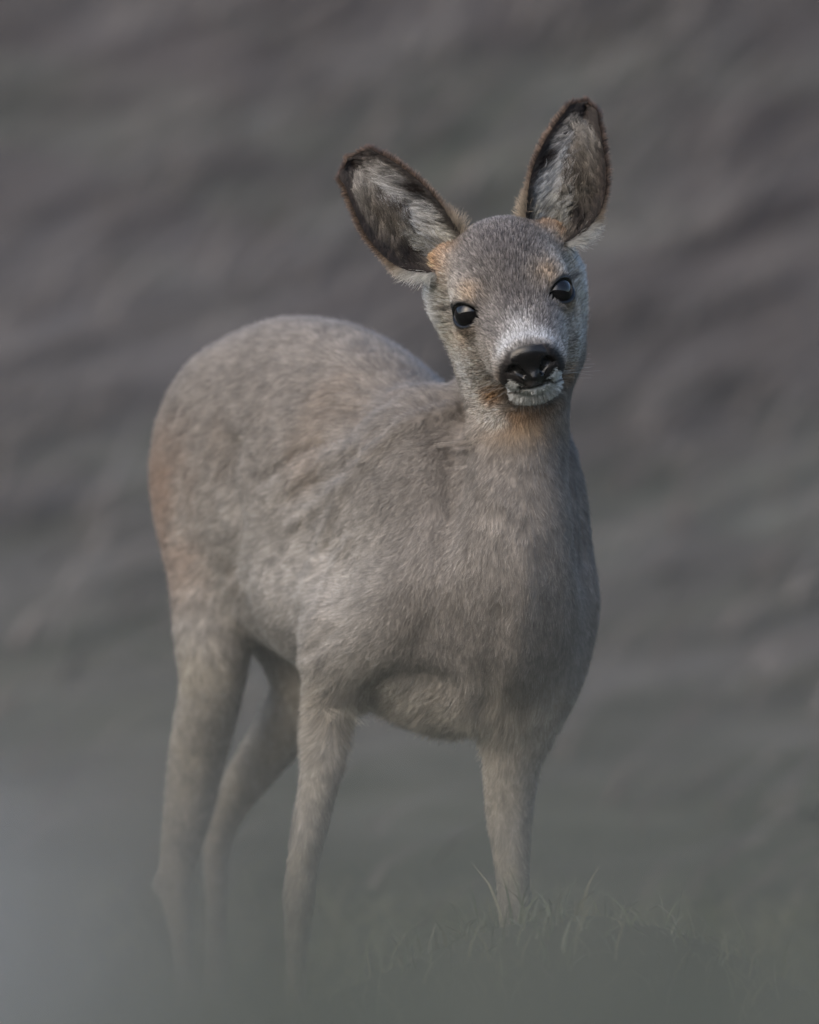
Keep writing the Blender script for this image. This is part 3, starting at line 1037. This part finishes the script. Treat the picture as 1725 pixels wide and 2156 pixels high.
ear_skin, nt, be_ = new_mat('ear_skin', .8, .2)
be_.inputs['Base Color'].default_value = (.045, .034, .029, 1)
ear_hair = hair_material('ear_hair', .55, .55)
for sx in (-1, 1):
    nl, nq = 40, 28
    l, q = np.meshgrid(np.linspace(0, 1, nl), np.linspace(-1, 1, nq), indexing='ij')
    inn = ear_pos(sx, l.ravel(), q.ravel())
    thick = (.0040 * (1 - np.abs(q) ** 6) * (1 - l ** 8) + .0006).ravel()
    outr = ear_pos(sx, l.ravel(), q.ravel(), thick)
    V = np.concatenate([inn, outr])
    i, j = np.meshgrid(np.arange(nl - 1), np.arange(nq - 1), indexing='ij')
    Q1 = np.stack([i * nq + j, (i + 1) * nq + j, (i + 1) * nq + j + 1, i * nq + j + 1], -1).reshape(-1, 4)
    Q2 = Q1[:, ::-1] + nl * nq
    rim = np.concatenate([np.arange(nl) * nq, (nl - 1) * nq + np.arange(1, nq), (np.arange(nl - 2, -1, -1)) * nq + nq - 1, np.arange(nq - 2, 0, -1)])
    r2 = np.roll(rim, -1)
    Q3 = np.stack([rim, r2, r2 + nl * nq, rim + nl * nq], 1)
    ear = mesh_object('ear', V, np.concatenate([Q1, Q2, Q3]), ear_skin, deer)
    rg = np.random.default_rng(40 + sx)

    # --- hair inside the cup: pale wisps over dark skin
    n = 15000
    l = rg.random(n) ** .9
    q = rg.uniform(-1, 1, n)
    p = ear_pos(sx, l, q)
    nn_, ta, tb = ear_nrm(sx, l, q)
    k1, k2 = fbm(p, 70, 2), fbm(p + 2, 160, 2)
    med = smoothstep(-.12, .15, q)
    c = lerp(np.tile(np.array([.125, .107, .088]), (n, 1)), np.array([.62, .615, .61]), med * smoothstep(.85, .45, l))
    c = lerp(c, np.array([.24, .225, .205]), smoothstep(.45, .75, l) * .6)
    c = lerp(c, np.array([.56, .53, .46]), smoothstep(.36, .12, l) * smoothstep(-.75, -.3, q))
    c = lerp(c, np.array([.05, .04, .035]), .9 * np.exp(-((q + .10 + .25 * (l - .35)) / .11) ** 2) * smoothstep(.12, .25, l) * smoothstep(.62, .45, l))
    dk = np.array([.018, .012, .010])
    rimd = np.maximum(smoothstep(.72, .95, np.abs(q) + .22 * (k1 - .5)), smoothstep(.74, .90, l + .16 * (k1 - .5)))
    c = lerp(c, dk, rimd * .95)
    c = lerp(c, dk * .8, np.exp(-((q + .66) / .26) ** 2 - ((l - .15) / .10) ** 2) * 1.3)
    c = lerp(c, dk * .8, np.exp(-((q - .80) / .18) ** 2 - ((l - .50) / .10) ** 2) * 1.2)
    c *= (.6 + .8 * k2)[:, None]
    sw = np.where(q > -.05, -.45 + .2 * q, .25)
    ddir = unit(ta * (1.0) + tb * (sw + 1.6 * (k1 - .5))[:, None] + nn_ * .25)
    ln = (.009 + .024 * smoothstep(1, .45, np.abs(q)) * smoothstep(1.0, .6, l)) * rg.uniform(.7, 1.2, n)
    ln = np.where(rimd > .5, .007, ln)
    br = rg.random(n)
    f1 = hair_object('inner_fur', p + nn_ * .001, nn_, ddir, ln, .40, .00021, c * .45, np.clip(c * (.7 + 1.0 * (br > .5))[:, None], 0, .8), ear_hair, ear, npt=6, jitter=.28, curl=.35, seed=50 + sx,
                     clump=(.0042, .75, .38))
    f1['kind'] = 'stuff'

    # --- fringe round the rim and the back of the ear
    n = 13000
    l = rg.random(n)
    q = np.where(rg.random(n) < .72, np.where(rg.random(n) < .5, -1, 1) * (1 - rg.random(n) ** 2 * .10), rg.uniform(-1, 1, n))
    tipm = rg.random(n) < .16
    l = np.where(tipm, 1 - rg.random(n) ** 2 * .06, l)
    q = np.where(tipm, rg.uniform(-1, 1, n), q)
    p = ear_pos(sx, l, q, .003)
    nn_, ta, tb = ear_nrm(sx, l, q)
    outw = tb * np.sign(q)[:, None] * (np.abs(q) ** 3)[:, None] + ta * (.55 + 1.2 * smoothstep(.85, 1, l))[:, None] - nn_ * .45
    k1 = fbm(p, 80, 2)
    c = lerp(np.tile(np.array([.26, .185, .135]), (n, 1)), np.array([.34, .28, .21]), smoothstep(.5, .1, l))
    c = lerp(c, np.array([.62, .60, .55]), smoothstep(.24, .10, l) * (q < 0))
    c = lerp(c, np.array([.13, .085, .06]), smoothstep(.80, .95, l) * .7)
    c *= (.75 + .5 * k1)[:, None]
    rt = lerp(c * .6, np.array([.022, .014, .010]), smoothstep(.20, .45, l) * .95)
    ln = .0075 + .012 * smoothstep(.35, .05, l)
    f2 = hair_object('outer_fur', p, unit(-nn_ * .4 + outw + np.array([0, -.3, .5])), unit(outw), ln * rg.uniform(.4, 1.5, n), .12, .00018, rt, np.clip(lerp(c * 1.2, np.array([.05, .032, .024]), (rg.random(n) < .55) * smoothstep(.15, .4, l)), 0, .8), ear_hair, ear, npt=4, jitter=.38, seed=60 + sx, clump=(.0030, .4, .2))
    f2['kind'] = 'stuff'

# ---- whiskers, lashes
rg = np.random.default_rng(77)
roots, dirs, nrm, ln = [], [], [], []
for sx in (-1, 1):
    for k in range(22):
        a = rg.uniform(0, 1)
        hp = np.array([sx * (.022 + .010 * rg.random()), .070 + .022 * rg.random(), -.050 + .026 * rg.random()])
        roots.append(h2w(hp)); nrm.append(np.array([sx * .8, .2, -.4]) @ HM); dirs.append(np.array([sx * (.9 + .5 * rg.random()), .15 - .5 * rg.random(), -.5 + .5 * rg.random()]) @ HM); ln.append(rg.uniform(.018, .042))
    for k in range(9):
        hp = np.array([sx * .012 * rg.random(), .080 + .01 * rg.random(), -.058])
        roots.append(h2w(hp)); nrm.append(np.array([0, .1, -1]) @ HM); dirs.append(np.array([sx * .25 * rg.random(), .2, -1.]) @ HM); ln.append(rg.uniform(.012, .026))
n = len(roots)
wk = hair_object('whiskers', np.array(roots), unit(np.array(nrm)), unit(np.array(dirs)), np.array(ln), .05, .00011, np.tile([.35, .33, .30], (n, 1)), np.tile([.6, .58, .55], (n, 1)), ear_hair, deer, npt=5, jitter=.08, seed=9)
wk['kind'] = 'stuff'
roots, dirs, nrm, ln = [], [], [], []
for sx in (-1, 1):
    for k in range(90):
        th = math.radians(rg.uniform(-70, 70))
        e = _eu * math.cos(th) + _es * math.sin(th)
        ang = math.radians(56)
        hp = EYE_C + (_g * math.cos(ang) + e * math.sin(ang)) * (EYE_R + .003)
        roots.append(h2w(hp * [sx, 1, 1])); nrm.append((_g * [sx, 1, 1]) @ HM); dirs.append(((_g * .55 + e * .7 + _es * .5) * [sx, 1, 1]) @ HM); ln.append(rg.uniform(.004, .008))
n = len(roots)
la = hair_object('eyelashes', np.array(roots), unit(np.array(nrm)), unit(np.array(dirs)), np.array(ln), .1, .00018, np.tile([.012, .011, .011], (n, 1)), np.tile([.02, .018, .017], (n, 1)), ear_hair, deer, npt=4, jitter=.12, seed=19)
la['kind'] = 'stuff'

# ---- hooves: two pointed claws and two dew claws each
hoof_mat, nt, bh = new_mat('hoof', .45, .4)
nz = nt.nodes.new('ShaderNodeTexNoise')
nz.inputs['Scale'].default_value = 120
rr = ramp(nt, [(.3, (.012, .011, .010)), (.7, (.035, .030, .026))], nz.outputs['Fac'])
nt.links.new(rr.outputs[0], bh.inputs['Base Color'])


def claw(base, fwd, side, sgn):
    """loft of five rings from the pastern to the toe"""
    rings = []
    for k in range(6):
        u = k / 5
        c = base + fwd * (.004 + .036 * u) + side * sgn * (.0085 - .002 * u)
        top = .030 * (1 - u) ** 1.1 + .003
        w = .0085 * (1 - u ** 2.2) + .0012
        ring = []
        for a in range(10):
            th = 2 * math.pi * a / 10
            zz = (math.sin(th) * .5 + .5) ** .8 * top
            ring.append(np.array([0, 0, zz]) + side * math.cos(th) * w + c)
        rings.append(ring)
    V = [v for r in rings for v in r]
    F = [[k * 10 + a, k * 10 + (a + 1) % 10, (k + 1) * 10 + (a + 1) % 10, (k + 1) * 10 + a] for k in range(5) for a in range(10)]
    F.append(list(range(10))[::-1]); F.append([50 + a for a in range(10)])
    return V, F


for (px_, py_, Y_, ang) in ((616, 2196, .034, -75), (1083, 2206, .02, -80), (402, 2158, .412, -65), (459, 2146, .508, -62)):
    e = P(px_, py_, Y_)
    fw = np.array([math.cos(math.radians(ang)), math.sin(math.radians(ang)), 0])
    sd = np.array([-fw[1], fw[0], 0])
    g0 = float(ground_z(e[0], e[1])) - .004
    V, F = [], []
    for sg in (-1, 1):
        v, f = claw(np.array([e[0], e[1], g0]) - fw * .008, fw, sd, sg)
        o_ = len(V)
        V += v; F += [[a + o_ for a in q_] for q_ in f]
        # dew claw
        o_ = len(V)
        dc = np.array([e[0], e[1], e[2] + .014]) - fw * .016 + sd * sg * .008
        V += [dc + fw * .006, dc + sd * .004, dc - sd * .004, dc - fw * .006, dc + np.array([0, 0, -.013]) - fw * .004]
        F += [[o_, o_ + 1, o_ + 4], [o_ + 1, o_ + 3, o_ + 4], [o_ + 3, o_ + 2, o_ + 4], [o_ + 2, o_, o_ + 4], [o_, o_ + 2, o_ + 3, o_ + 1]]
    mesh_object('hoof', V, F, hoof_mat, deer)
print('done', round(time.time() - T0, 1))
